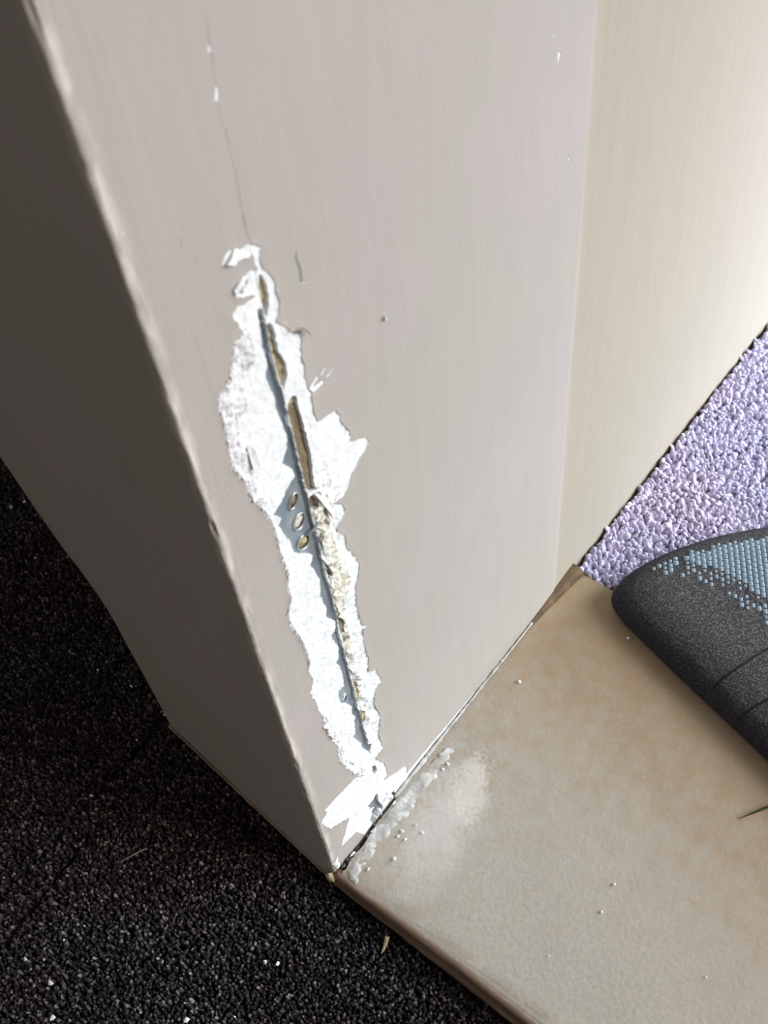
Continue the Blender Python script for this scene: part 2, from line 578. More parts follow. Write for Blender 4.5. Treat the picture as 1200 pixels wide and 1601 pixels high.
gap_px = [[(574, 1262), (582, 1252), (590, 1240), (592, 1252), (600, 1262), (592, 1275), (584, 1290), (578, 1284), (582, 1272)],
          [(598, 1252), (604, 1246), (610, 1250), (602, 1258)], [(612, 1240), (618, 1234), (617, 1240), (622, 1243), (615, 1245)]]
rim_px = [(380, 517), (391, 515), (393, 540), (395, 562), (387, 584), (379, 604), (381, 617), (386, 632), (377, 652), (371, 665), (374, 687), (382, 710),
          (387, 732), (400, 744), (407, 772), (422, 808), (420, 812), (405, 791), (389, 772), (378, 749), (363, 734), (357, 713), (353, 688), (348, 658),
          (339, 638), (340, 613), (358, 594), (359, 577), (363, 552), (364, 535)]
rim2_px = [(505, 1116), (510, 1122), (520, 1140), (532, 1160), (540, 1185), (552, 1192), (567, 1201), (571, 1210), (558, 1213), (540, 1202),
           (530, 1187), (523, 1164), (507, 1138)]
rim3_px = [(380, 445), (386, 437), (391, 432), (388, 441), (384, 452), (378, 458)]


def groove(px, wd):
    c = np.array(W(px))
    g = np.random.default_rng(3)
    d = np.gradient(c, axis=0)
    nr = np.stack([-d[:, 1], d[:, 0]], 1) / np.linalg.norm(d, axis=1)[:, None]
    wv = wd * g.uniform(.5, 1.4, len(c))
    wv[0] *= .4
    wv[-1] *= .5
    c = c + nr * g.normal(0, wd * .5, (len(c), 1))
    return np.vstack([c + nr * wv[:, None] / 2, (c - nr * wv[:, None] / 2)[::-1]])


main_p = jag(W(main_px), 0.0013, 0.00028, 1)
spl = [np.array(W(p)) for p in splinter_px]
chips = [np.array(W(p)) for p in chip_px]
sliver = np.vstack([[(x_, -.004) for x_ in np.linspace(.06, .190, 30)], [(x_, .0006 + .0075 * max(0, (.188 - x_) / .128) ** 1.4 + .0004 * math.sin(x_ * 900)) for x_ in np.linspace(.190, .06, 60)]])
cracks = [groove(crack_px, 0.00030), groove(scratch_px, 0.0012), groove(scratch2_px, .0006), groove(scratch3_px, .0008)]
metal_p = jag(W(metal_px), 0.0014, 0.00022, 2)
timber_p = [jag(W(p), 0.0015, 0.0002, 11 + i) for i, p in enumerate(timber_px)]
ochre_p = [jag(W(p), 0.0012, 0.0002, 31 + i) for i, p in enumerate(ochre_px)]
pock_p = [np.array(W(p)) for p in pock_px]
gap_p = [jag(W(p), 0.0009, 0.0003, 51 + i) for i, p in enumerate(gap_px)]
holes_deep = [metal_p] + timber_p + ochre_p + pock_p + gap_p + cracks

# ------------------------------------------------------------------ the wall
CZ = -0.020            # carpet level of the dark room
EA = math.radians(5.2)  # the end face is not quite square
TOP = 1.7
XR = 1.30
RAD = 0.0015           # worn arris radius
LINE = 0.2245


def face_y(x, z):
    """front face of the wall: slightly uneven, a shallow step at the joint line"""
    y = 0.0004 * fbm(x, z, 9, 2.0, 2)
    t = min(1, max(0, (x - LINE) / 0.006))
    return y + 0.0007 * t * t * (3 - 2 * t)


x0 = RAD
gx = np.concatenate([[x0], np.arange(.012, .2, .02), [.2, .212, LINE, LINE + .0015, LINE + .003, LINE + .0045, LINE + .006, .245, .27, .31, .38, .46, .56, .7, .9, XR]])
gz = np.concatenate([np.arange(-.0254, .56, .02), [.6, .7, .9, 1.2, TOP]])
rect = [(x, gz[0]) for x in gx] + [(XR, z) for z in gz[1:]] + [(x, TOP) for x in gx[::-1][1:]] + [(x0, z) for z in gz[::-1][1:-1]]
gpts = np.array([(x, z) for x in gx[1:-1] for z in gz[1:-1]])
hole_all = [main_p, sliver] + spl + chips + cracks
dg = np.stack(np.meshgrid(np.arange(.006, .15, .0035), np.arange(-.02, .53, .0035)), -1).reshape(-1, 2)
gpts = np.vstack([gpts, dg])
gpts = gpts[~in_any(gpts, hole_all)]
V, T = sheet([rect], hole_all, gpts)
vs = [(x, face_y(x, z), z) for x, z in V]
fs = [tuple(t) for t in T]
mi = [0] * len(fs)
# paint thickness at the torn edges
MAINSET = set(tuple(np.round(p_, 7)) for p_ in main_p)
idx = {}
bnd = boundary(T)


def is_outer(v):
    x, z = V[v]
    return abs(x - x0) < 1e-6 or abs(x - XR) < 1e-6 or abs(z - gz[0]) < 1e-6 or abs(z - TOP) < 1e-6


for a, b in bnd:
    if is_outer(a) and is_outer(b):
        continue
    for q in (a, b):
        if q not in idx:
            idx[q] = len(vs)
            x, y, z = vs[q]
            vs.append((x, y + 0.0006, z))
            if tuple(np.round(V[q], 7)) in MAINSET:
                vs[q] = (x, y - 0.0003 * random.random(), z)
    fs.append((b, a, idx[a], idx[b]))
    mi.append(1)
# worn rounded arris along the end of the wall, then the end face with its uneven rear edge
zz = np.concatenate([np.arange(-.0254, .60, .0035), np.arange(.62, TOP, .06), [TOP]])
prof_n = 6
base = len(vs)
e_dir = np.array([math.sin(EA), math.cos(EA)])


def rear(z):
    z = max(z, 0.0)
    return 0.153 + 0.0 * z + (0.00 if z < 0.1 else 0.35 * (z - 0.1) ** 1.0 * min(1, (z - .1) / .06) if z < .3 else 0.07 + 0.2 * (z - .3))


rows = []
for z in zz:
    row = []
    wob = 0.00035 * fbm(1.0, z, 60, 5) + 0.0003 * fbm(2.0, z, 300, 9)
    nick = max(0, fbm(3.0, z, 45, 1) - .25) * 0.002
    for i in range(prof_n + 1):
        a = math.pi / 2 * i / prof_n
        x = RAD - RAD * math.sin(a) * (1) + (wob + nick) * math.sin(2 * a)
        y = RAD - RAD * math.cos(a) + (nick - wob) * math.sin(2 * a)
        x += y * math.tan(EA) * (i / prof_n)
        row.append(len(vs))
        vs.append((x, y + (face_y(x0, z) if i == 0 else 0), z))
    for s in (0.004, 0.012, 0.04, 0.1, 0.25, 0.5, 0.75, 0.93, 0.985):
        yy = RAD + (rear(z) - RAD) * s
        row.append(len(vs))
        vs.append((yy * math.tan(EA) + 0.0006 * fbm(yy, z, 12, 4, 2), yy, z))
    # worn rear corner
    yy = rear(z)
    row.append(len(vs))
    vs.append((yy * math.tan(EA) + 0.0015, yy + 0.0002 + 0.0006 * fbm(5.0, z, 70, 3), z))
    row.append(len(vs))
    vs.append((yy * math.tan(EA) + 0.006, yy + 0.003, z))
    row.append(len(vs))
    vs.append((XR, yy + 0.003, z))
    rows.append(row)
for r0, r1 in zip(rows, rows[1:]):
    for i in range(len(r0) - 1):
        fs.append((r0[i], r1[i], r1[i + 1], r0[i + 1]))
        mi.append(0)
wall = mesh_obj('wall_back', vs, fs, 'paint', None, mats=['paint', 'plaster'], midx=mi)
me = wall.data
sm = np.zeros(len(me.polygons), bool)
sm[len(T):] = True
sm[:len(T)] = True
me.polygons.foreach_set('use_smooth', sm)
me.set_sharp_from_angle(angle=math.radians(35))
tag(wall, 'taupe painted wall end with a long torn plaster gash down its face', None, None, 'structure')

# plaster base under the paint
lo, hi = main_p.min(0) - .006, main_p.max(0) + .006
lo[0] = 0.0032
hi[0] = 0.20
lo[1] = max(lo[1], -.015)


def plaster_y(x, z):
    n1 = fbm(x, z, 60, 7)
    n2 = fbm(x, z, 350, 8)
    return face_y(x, z) + max(0.00012, 0.00035 + 0.00025 * n1 + 0.00022 * n2)


def rightside(x, z):
    return x - np.interp(z, RZ, RX)


rid = np.array(W(ridge_px))
order = np.argsort(rid[:, 1])
RZ, RX = rid[order, 1], rid[order, 0]
RXs = np.convolve(np.pad(RX, 2, 'edge'), np.ones(5) / 5, 'valid')
RX = RXs
# split the plaster along the bead: white skim on the left, cream filler on the right
cut = [(np.interp(z, RZ, RX), z) for z in np.linspace(lo[1], hi[1], 60)]
leftp = [(lo[0], lo[1])] + cut + [(lo[0], hi[1])]
rightp = [(hi[0], lo[1]), (hi[0], hi[1])] + cut[::-1]
o1 = wall_layer('plaster_patch', [leftp], holes_deep, plaster_y, 0.006, 'plaster', wall, spacing=0.0013)


def plaster_yr(x, z):
    gx_, gz_ = on_wall(507, 800)
    g = math.exp(-(((x - gx_) / .008) ** 2 + ((z - gz_) / .020) ** 2))
    low = max(0, min(1, (0.23 - z) / .03)) * max(0, min(1, (z - .07) / .03))
    dd = max(0, rightside(x, z))
    lowr = low * math.exp(-dd / .006)
    return (face_y(x, z) + max(.00012, 0.00035 + 0.0002 * fbm(x, z, 70, 3)) + g * 0.0022 * fbm(x, z, 300, 6)
            + lowr * (0.0010 + 0.0028 * fbm(x, z, 170, 12)) + 0.0002 * fbm(x, z, 400, 2))


o2 = wall_layer('plaster_patch', [rightp], holes_deep, plaster_yr, 0.006, 'plaster', wall, spacing=0.0011)
for cp in chips:
    c0 = cp.mean(0)
    big = c0 + (cp - c0) * 2.2
    wall_layer('chip_plaster', [big], [], lambda x, z: .0003 + face_y(x, z) + .0002 * fbm(x, z, 600, 2), 0, 'plaster', wall)
# cream filler exposed beside the bead
fill_px = [(497, 768), (512, 772), (519, 790), (512, 812), (516, 832), (524, 845), (528, 870), (540, 880), (548, 905), (541, 935), (538, 960), (541, 985),
           (549, 1000), (551, 1030), (557, 1056), (550, 1050), (543, 1028), (536, 996), (531, 966), (523, 935), (514, 902), (507, 872), (505, 838), (494, 820), (490, 800)]
fill = jag(W(fill_px), 0.0012, 0.0004, 77)
wall_layer('filler_patch', [fill], holes_deep, lambda x, z: plaster_yr(x, z) - 0.0005 + 0.0009 * fbm(x, z, 330, 21), 0.002, 'cream', wall, spacing=0.0009)
# torn lining layers standing proud on the left
for i, rp in enumerate((rim_px, rim2_px, rim3_px)):
    P = jag(W(rp), 0.0009, 0.00045, 90 + i)
    wall_layer('torn_paper', [P], [], lambda x, z: -0.0003 + 0.0011 * fbm(x, z, 160, 3.3) + 0.0005 * fbm(x, z, 600, 1.1), 0.0016, 'paper', wall, spacing=0.0009)

# fuzzy fibres fringing the torn left edge
fv, ff = [], []
outer_left = np.array(W([(380, 517), (366, 535), (365, 552), (361, 577), (360, 595), (342, 614), (341, 637), (350, 657), (355, 687), (359, 712), (365, 732),
                         (380, 747), (391, 770), (407, 789), (422, 810), (430, 832), (437, 860), (450, 892), (450, 917), (455, 935), (450, 957), (454, 975), (465, 990), (475, 1007), (484, 1032), (482, 1047)]))
for a, b in zip(outer_left, outer_left[1:]):
    L = np.hypot(*(b - a))
    for j in range(int(L / .0005)):
        t = random.random()
        q = a + (b - a) * t
        ln = random.uniform(.0006, .0019)
        an = math.pi + random.gauss(0.35, .5)
        d = np.array([math.cos(an), math.sin(an)])
        nn = np.array([-d[1], d[0]]) * random.uniform(.00012, .0003)
        i0 = len(fv)
        for p, y in ((q - d * .0008 - nn, .0004), (q - d * .0008 + nn, .0004), (q + d * ln, -0.0007 * random.random() - .0002)):
            fv.append((p[0], y, p[1]))
        fv.append((q[0], -0.0006, q[1]))
        ff += [(i0, i0 + 1, i0 + 3), (i0, i0 + 3, i0 + 2), (i0 + 3, i0 + 1, i0 + 2)]
fr = mesh_obj('paper_fringe', fv, ff, 'paper', wall)
fr['kind'] = 'stuff'

# galvanised corner bead: perforated wing, nose, return
bead = empty('corner_bead')
bead.parent = wall
HOLES = [((456, 782), (8, -22), 5.0), ((465, 814), (10, -22), 7.5), ((472, 846), (11, -20), 8.0)]
hz = np.linspace(0.004, 0.414, 130)
wing_poly = [(np.interp(z, RZ, RX) - .0006, z) for z in hz] + [(np.interp(z, RZ, RX) - .034, z) for z in hz[::-1]]
hpolys = []
for (cx, cy), (ux, uy), wd in HOLES:
    c0 = np.array(on_wall(cx, cy, .0026))
    a1 = (np.array(on_wall(cx + ux / 2, cy + uy / 2, .0026)) - c0) * 1.2
    nrm = (np.array(on_wall(cx - uy / 50 * wd / 1.1, cy + ux / 50 * wd / 1.1, .0026)) - c0)
    nrm = nrm / np.linalg.norm(nrm) * 0.0029 * wd / 6
    hpolys.append((c0, a1, nrm, np.array([c0 + a1 * math.cos(t) + nrm * math.sin(t) for t in np.linspace(0, 2 * math.pi, 28, endpoint=False)])))
c4 = np.array(on_wall(536, 1091, .0026))
hpolys.append((c4, np.array((0.0003, .0024)), np.array((.0019, 0)), np.array([c4 + np.array((.0019 * math.cos(t), .0024 * math.sin(t))) for t in np.linspace(0, 2 * math.pi, 20, endpoint=False)])))
wall_layer('bead_wing', [wing_poly], [h[3] for h in hpolys], lambda x, z: 0.0021 + 0.0003 * fbm(x, z, 40, 9), 0.0007, 'steel', bead, spacing=0.003)
nv, nf = [], []
nz_ = np.linspace(0.004, 0.414, 200)
prof = [(-.0013, .0024), (-.0006, .0017), (-.0003, .0010), (0, .0007), (.0003, .0010), (.0005, .0022), (.0006, .010), (.0002, .010)]
for z in nz_:
    rx = np.interp(z, RZ, RX)
    for dx, y in prof:
        nv.append((rx + dx + .00012 * fbm(dx, z, 200, 4), y + 0.00025 * fbm(1, z, 80, 2) + (max(0, min(1, (z - .36) / .03)) * .0010 if y < .005 else 0)
                   + (max(0, min(1, (.16 - z) / .05)) * .0006 if y < .005 else 0), z))
n_ = len(prof)
for i in range(len(nz_) - 1):
    for j in range(n_ - 1):
        nf.append((i * n_ + j, i * n_ + j + 1, (i + 1) * n_ + j + 1, (i + 1) * n_ + j))
mesh_obj('bead_nose', nv, nf, 'steel', bead, smooth=True)
tube('nose_edge', [(np.interp(z, RZ, RX) + .0001, .0008 + max(0, min(1, (z - .36) / .03)) * .0012 + max(0, min(1, (.16 - z) / .05)) * .0008, z) for z in np.linspace(.05, .375, 90)], .00028, 'rim', bead, 6)  # thin brighter strand along the nose, its highlight built in as metal
for i, (c0, a1, nrm, hp) in enumerate(hpolys):
    path = []
    for t in np.linspace(0, 2 * math.pi, 29):
        p = c0 + a1 * math.cos(t) + nrm * math.sin(t)
        path.append((p[0], .0018, p[1]))
    tube('hole_rim', path, [.00042 if i < 3 else .0002] * 29, 'rim' if i < 3 else 'steel', bead, 6, False)
    # plaster squeezed through the hole
    bv, bf = [], []
    A1, NR = a1, nrm
    for r_ in range(5):
        rr = (1.12, .95, .7, .4, 0.02)[r_]
        dy = (.0036, .0030, .0024, .0020, .0018)[r_]
        for t in range(14):
            an = 2 * math.pi * t / 14
            p = c0 + A1 * rr * math.cos(an) + NR * rr * math.sin(an)
            bv.append((p[0], dy + .0006 * fbm(p[0], p[1], 500, i), p[1]))
    for r_ in range(4):
        for t in range(14):
            u_ = (t + 1) % 14
            bf.append((r_ * 14 + t, r_ * 14 + u_, (r_ + 1) * 14 + u_, (r_ + 1) * 14 + t))
    mesh_obj('plaster_plug', bv, bf, ('timber', 'cream', 'ochre', 'plaster')[i], bead, smooth=True)

# timber stud and fibreboard behind the bead
for nm, zr, mt, yb in (('timber_stud', (0.185, 0.345), 'timber', .0019), ('fibreboard_strip', (0.345, 0.43), 'ochre', .0019), ('fibreboard_strip', (0.0, 0.185), 'ochre', .0019)):
    P = [(np.interp(z, RZ, RX) + .0009, z) for z in np.linspace(*zr, 20)] + [(np.interp(z, RZ, RX) + .026, z) for z in np.linspace(*zr, 20)[::-1]]
    wall_layer(nm, [P], [], lambda x, z: yb + 0.0006 * fbm(x * 3, z, 90, 5) + .0004 * fbm(x, z, 500, 3), .006, mt, wall, spacing=0.002)
P = [(-.0, .0), (.09, .0), (.09, .44), (.006, .44), (.006, .0)]
wall_layer('backing_board', [[(.006, -.02), (.16, -.02), (.16, .5), (.006, .5)]], [], lambda x, z: .0125, 0.002, 'mastic', wall)


# thin ridge of paint along the foot of the end face
tube('paint_bead', [(y_ * math.tan(EA) - .0006 + .0004 * fbm(y_, 1, 90, 2), y_, CZ + .0012 + .0006 * fbm(y_, 2, 60, 2)) for y_ in np.linspace(.002, .152, 70)], [.0011 + .0004 * fbm(i_, 0, .7, 3) for i_ in range(70)], 'edgewood', wall, 6)


# peeled flap of paint, curled shavings and loose chips on the wall
def flap(name, px, lift, mat, thick=.0004, seed=0, n=7):
    """little curled sheet: px = (root a, root b, tip b, tip a); lifts off the wall towards its tip"""
    a, b, c_, d = [np.array(on_wall(*p)) for p in px]
    vv, f_ = [], []
    for s in (0, 1):
        for i in range(n):
            u = i / (n - 1)
            for j in range(n):
                v = j / (n - 1)
                p = (a * (1 - v) + b * v) * (1 - u) + (d * (1 - v) + c_ * v) * u
                y = -0.0002 - lift * math.sin(u * math.pi * .62) + .0004 * fbm(p[0], p[1], 260, seed) + (thick if s else 0)
                vv.append((p[0], y, p[1]))
    N = n * n
    for i in range(n - 1):
        for j in range(n - 1):
            q = (i * n + j, i * n + j + 1, (i + 1) * n + j + 1, (i + 1) * n + j)
            f_.append(q[::-1])
            f_.append(tuple(N + t for t in q))
    for i in range(n - 1):
        for q in ((i, i + 1), ((n - 1) * n + i, (n - 1) * n + i + 1), (i * n, (i + 1) * n), (i * n + n - 1, (i + 1) * n + n - 1)):
            f_.append((q[0], q[1], N + q[1], N + q[0]))
    return mesh_obj(name, vv, f_, mat, wall, smooth=True)


flap('paint_flap', ((449, 519), (452, 512), (479, 519), (467, 508)), .0018, 'paint', seed=1)
flap('paint_flap', ((372, 388), (366, 389), (350, 412), (364, 412)), .0012, 'plaster', seed=2)
flap('paint_flap', ((380, 430), (388, 428), (366, 461), (362, 452)), .0008, 'paper', seed=3)
flap('plaster_shaving', ((492, 773), (500, 770), (520, 800), (516, 806)), .0016, 'plaster', seed=4)
flap('plaster_shaving', ((505, 775), (512, 778), (517, 822), (511, 818)), .0012, 'cream', seed=5)
flap('plaster_shaving', ((385, 700), (392, 694), (405, 722), (393, 735)), .0009, 'paper', seed=9)
tube('bent_wire', [(*on_wall(px_, py_)[:1], y_, on_wall(px_, py_)[1]) for px_, py_, y_ in ((478, 842, .0016), (488, 832, .0004), (497, 818, -.0002), (504, 806, .0002), (507, 800, .0012))], [.0004, .0006, .0005, .0004, .0002], 'steel', wall, 6)
for i, (px, py, r) in enumerate([(600, 497, .0016), (538, 1087, .0013), (603, 1251, .0016), (592, 1267, .0014), (613, 1247, .0013), (586, 1290, .0011), (524, 1347, .0022), (527, 1353, .0018), (596, 1273, .001), (606, 1240, .0012)]):
    v, f = crumb_mesh(200 + i, r)
    x, z = on_wall(px, py, -.0003)
    mesh_obj('plaster_chip', v + np.array((x, -.0002, z)), f, 'plaster', wall)
# dried filler grooves in the scraped streak at the foot
for i, (a, b) in enumerate([((512, 1283), (566, 1232)), ((518, 1289), (576, 1244)), ((508, 1272), (556, 1226)), ((538, 1318), (578, 1262)), ((548, 1300), (584, 1262))]):
    pa = [np.array(a) + (np.array(b) - np.array(a)) * t for t in np.linspace(0, 1, 12)]
    tube('scrape_ridge', [(*on_wall(p[0], p[1])[:1], .0003 + .0002 * math.sin(j), on_wall(p[0], p[1])[1]) for j, p in enumerate(pa)],
         [.0002] + [.0006 + .0003 * random.random() for _ in range(10)] + [.0002], 'plaster', wall, 6)

# ------------------------------------------------------------------ the ledge between the two floors
ledge = empty('threshold_ledge', (0, 0, CZ))
tag(ledge, 'low beige painted ledge with brown wooden edge at the foot of the wall', 'ledge')
LW = 0.251
YN = -1.2


def ledge_part(o):
    o.parent = ledge
    o.matrix_parent_inverse = Matrix.Translation((0, 0, -CZ))
    return o


# slab outline; its wall side is chipped, leaving a dark gap near the corner
gapline = []
for x in np.linspace(0.002, LW, 150):
    if x < .034:
        y = -.0030 - .0016 * abs(fbm(x, 0, 260, 4)) + .0010 * fbm(x, 0, 700, 1)
    elif x < .06:
        y = -.0020 + .0008 * fbm(x, 0, 300, 2)
    else:
        y = -.0009 + .0003 * fbm(x, 0, 150, 2)
    gapline.append((x, y))
sl = gapline + [(LW, YN), (0.002, YN)]
gg = np.stack(np.meshgrid(np.arange(.006, LW, .006), np.arange(-.5, -.004, .006)), -1).reshape(-1, 2)
V, T = sheet([sl], [], gg)
vs = []
for x, y in V:
    e = min(1, (x - .002) / .003)
    vs.append((x, y, -.0011 * (1 - e) ** 2 + .0004 * fbm(x, y, 25, 3, 3) - .0004))
fs = [tuple(t) for t in T]
be = boundary(T)
idx = {}
for a, b in be:
    for q in (a, b):
        if q not in idx:
            idx[q] = len(vs)
            vs.append((vs[q][0], vs[q][1], CZ + .0005))
    fs.append((b, a, idx[a], idx[b]))
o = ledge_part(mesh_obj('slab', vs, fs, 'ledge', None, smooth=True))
o.data.set_sharp_from_angle(angle=math.radians(50))
# wooden edge strip: rounded, worn
vs, fs = [], []
yy = np.concatenate([np.linspace(0.0, -.5, 170), [YN]])
pr = [(.0045, -.0028), (.0020, -.0012), (-.0002, -.0018), (-.0012, -.0042), (-.0014, -.010), (-.0024, -.0125), (-.0026, -.0155), (-.0018, CZ + .0004), (.0045, CZ + .0004)]
for y in yy:
    for j, (x, z) in enumerate(pr):
        wv = .0006 * fbm(j * .3, y, 40, 7) + .0003 * fbm(j, y, 200, 3)
        vs.append((x + (wv if x < .003 else 0) + y * math.tan(EA) * -0.0, y, z + (wv if 0 < j < 7 else 0)))
n_ = len(pr)
for i in range(len(yy) - 1):
    for j in range(n_ - 1):
        fs.append((i * n_ + j, i * n_ + j + 1, (i + 1) * n_ + j + 1, (i + 1) * n_ + j))
fs.append(tuple(range(n_))[::-1])
o = ledge_part(mesh_obj('edge_strip', vs, fs, 'edgewood', None, smooth=True))
o['label'] = 'worn brown wooden edge strip'
# pale knob of bare wood at the corner
v, f = crumb_mesh(5, .0042)
o = ledge_part(mesh_obj('end_grain_chip', v * np.array((.55, .7, 1.0)) + np.array((-.0022, .0012, -.006)), f, 'rawwood', None))
# caulk along the joint
ck_px = [(541, 1362), (558, 1332), (584, 1298), (600, 1276), (636, 1232), (668, 1196), (696, 1168), (716, 1160), (704, 1180), (690, 1204), (672, 1226), (664, 1240), (650, 1250), (640, 1276), (622, 1286), (608, 1308),
         (592, 1318), (580, 1346), (566, 1356), (556, 1384)]
ck = jag(FL(ck_px), .0025, .0006, 8)
lo_, hi_ = ck.min(0), ck.max(0)
gg = np.stack(np.meshgrid(np.arange(lo_[0], hi_[0], .0016), np.arange(lo_[1], hi_[1], .0016)), -1).reshape(-1, 2)
V, T = sheet([ck], [], gg[in_poly(gg, ck)])
be = set(q for e in boundary(T) for q in e)
vs = [(x, y, -.0009 if i in be else -.00005 + .0006 * fbm(x, y, 90, 6) + .0005 * fbm(x, y, 420, 2)) for i, (x, y) in enumerate(V)]
ledge_part(mesh_obj('caulk_smear', vs, [tuple(t) for t in T], 'caulk', None, smooth=True))
# thin caulk bead against the wall further along
path, rad = [], []
for i, x in enumerate(np.linspace(.055, .200, 140)):
    path.append((x, -.0011 + .0003 * fbm(x, 0, 80, 1), .0008 + .0004 * fbm(x, 0, 120, 5)))
    rad.append(.0007 + .0005 * fbm(x, 1, 150, 2) + (.0005 if x < .10 else 0) + .0004 * fbm(x, 3, 600, 2))
ledge_part(tube('caulk_bead', path, np.maximum(rad, .0004), 'caulk', None, 8))
# broken mastic and plaster bits in the open gap at the corner
for i in range(30):
    x = random.uniform(.005, .060) if i % 2 else random.uniform(.005, .036)
    v, f = crumb_mesh(300 + i, random.uniform(.0004, .0014))
    v = v * np.array((1.6, .7, .8))
    ledge_part(mesh_obj('plaster_bit' if i % 2 else 'mastic_bit', v + np.array((x, -.0024 + random.gauss(0, .0011), -.0012 + random.gauss(0, .0007))), f, 'plaster' if i % 2 else 'mastic', None))
# brown wooden wedge where ledge, wall and carpet meet
vs, fs = [], []
for i, t in enumerate(np.linspace(0, 1, 14)):
    x = .180 + t * (.2515 - .180)
    h = .0008 + .0045 * t ** 1.5
    d = .0008 + .0075 * t ** 1.3
    for (y, z) in ((-.0003, -.001), (-d, -.001), (-d * .95, h * .35), (-d * .5, h * .9), (-.0003, h)):
        vs.append((x, y + (.0016 if x > LINE + .004 and y > -.001 else 0), z))
for i in range(13):
    for j in range(4):
        fs.append((i * 5 + j, i * 5 + j + 1, (i + 1) * 5 + j + 1, (i + 1) * 5 + j))
fs.append(tuple(13 * 5 + j for j in range(5)))
o = ledge_part(mesh_obj('wood_wedge', vs, fs, 'wedge', None, smooth=True))
o.data.set_sharp_from_angle(angle=math.radians(60))


# ------------------------------------------------------------------ carpets
def tufts(name, pts, basez, height, radius, seed, mat, parent, tint, lean=.35, sides=4, round_=False, fine_=False):
    g = np.random.default_rng(seed)
    n = len(pts)
    ang = g.uniform(0, 2 * np.pi, n)
    h = height * g.uniform(.7, 1.25, n)
    r = radius * g.uniform(.75, 1.25, n)
    tip = g.normal(0, lean * height, (n, 2))
    lev = [(0, .9), (.8, 1.0)] if fine_ else [(0, 1.0), (.62, 1.05), (.95, .5)]
    nl = len(lev)
    per = sides * nl + 1
    vv = np.zeros((n, per, 3))
    el = g.uniform(.65, 1.5, n) if not fine_ else g.uniform(.85, 1.2, n)
    for li, (hh, rr) in enumerate(lev):
        for s_ in range(sides):
            a = 2 * np.pi * s_ / sides
            lx, ly = np.cos(a) * r * rr * el, np.sin(a) * r * rr / el
            k_ = li * sides + s_
            vv[:, k_, 0] = pts[:, 0] + lx * np.cos(ang) - ly * np.sin(ang) + tip[:, 0] * hh
            vv[:, k_, 1] = pts[:, 1] + lx * np.sin(ang) + ly * np.cos(ang) + tip[:, 1] * hh
            vv[:, k_, 2] = basez + h * hh
    vv[:, -1, 0] = pts[:, 0] + tip[:, 0]
    vv[:, -1, 1] = pts[:, 1] + tip[:, 1]
    vv[:, -1, 2] = basez + h
    tri = []
    for li in range(nl - 1):
        for s_ in range(sides):
            u_ = (s_ + 1) % sides
            a, b, c_, d = li * sides + s_, li * sides + u_, (li + 1) * sides + u_, (li + 1) * sides + s_
            tri += [(a, b, c_), (a, c_, d)]
    for s_ in range(sides):
        tri.append(((nl - 1) * sides + s_, (nl - 1) * sides + (s_ + 1) % sides, per - 1))
    tri = np.array(tri)
    F_ = (tri[None] + (np.arange(n) * per)[:, None, None]).reshape(-1, 3)
    me = bpy.data.meshes.new(name)
    me.vertices.add(n * per)
    me.vertices.foreach_set('co', vv.reshape(-1))
    me.loops.add(F_.size)
    me.loops.foreach_set('vertex_index', F_.reshape(-1).astype(np.int32))
    me.polygons.add(len(F_))
    me.polygons.foreach_set('loop_start', np.arange(0, F_.size, 3, dtype=np.int32))
    me.polygons.foreach_set('use_smooth', np.full(len(F_), round_))
    me.update(calc_edges=True)
    at = me.attributes.new('tint', 'FLOAT', 'POINT')
    at.data.foreach_set('value', np.repeat(tint(g, n), per).astype(np.float32))
    me.materials.append(M[mat])
    o = bpy.data.objects.new(name, me)
    COL.objects.link(o)
    o.parent = parent
    o['kind'] = 'stuff'
    return o


def jgrid(x0, x1, y0, y1, s, seed):
    g = np.random.default_rng(seed)
    p = np.stack(np.meshgrid(np.arange(x0, x1, s), np.arange(y0, y1, s)), -1).reshape(-1, 2)
    return p + g.uniform(-.45, .45, p.shape) * s


def slab_mesh(name, outline, z0, z1, mat, parent):
    n = len(outline)
    vs = [(x, y, z1) for x, y in outline] + [(x, y, z0) for x, y in outline]
    fs = [tuple(range(n)), tuple(range(2 * n - 1, n - 1, -1))] + [(i, i + n, (i + 1) % n + n, (i + 1) % n) for i in range(n)]
    return mesh_obj(name, vs, fs, mat, parent)


# dark carpet of the near room
dark = empty('charcoal_carpet', (0, 0, 0))
tag(dark, 'dark charcoal flecked carpet on the lower floor beside the wall end', 'carpet')
te = math.tan(EA)
slab_mesh('carpet_backing', [(-2.2, -2.2), (.02, -2.2), (.02, .0), (.02, .150), (XR, .150), (XR, 1.8), (-2.2, 1.8)], CZ - .012, CZ - .0055, 'dark_back', dark)
p = jgrid(-.28, .15, -.24, .54, .0017, 5)
x, y = p[:, 0], p[:, 1]
keep = np.where(y < 0, x < -.0042, np.where(y < .156, x < y * te - .002, x < .156 * te + (y - .160) * 60 + .0))
keep &= ~((y > .1545) & (y < .1645) & (x > .008))
s0, s1 = np.array(on_floor(150, 1292, CZ)), np.array(on_floor(-60, 1555, CZ))
dd = (s1 - s0) / np.linalg.norm(s1 - s0)
dist = np.abs((x - s0[0]) * dd[1] - (y - s0[1]) * dd[0])
al = (x - s0[0]) * dd[0] + (y - s0[1]) * dd[1]
keep &= ~((dist < .0020) & (al > -.004))
tufts('carpet_pile', p[keep], CZ - .006, .0060, .00098, 6, 'dark_pile', dark, lambda g, n: g.beta(1.2, 2.4, n), .22, 4, True, True)

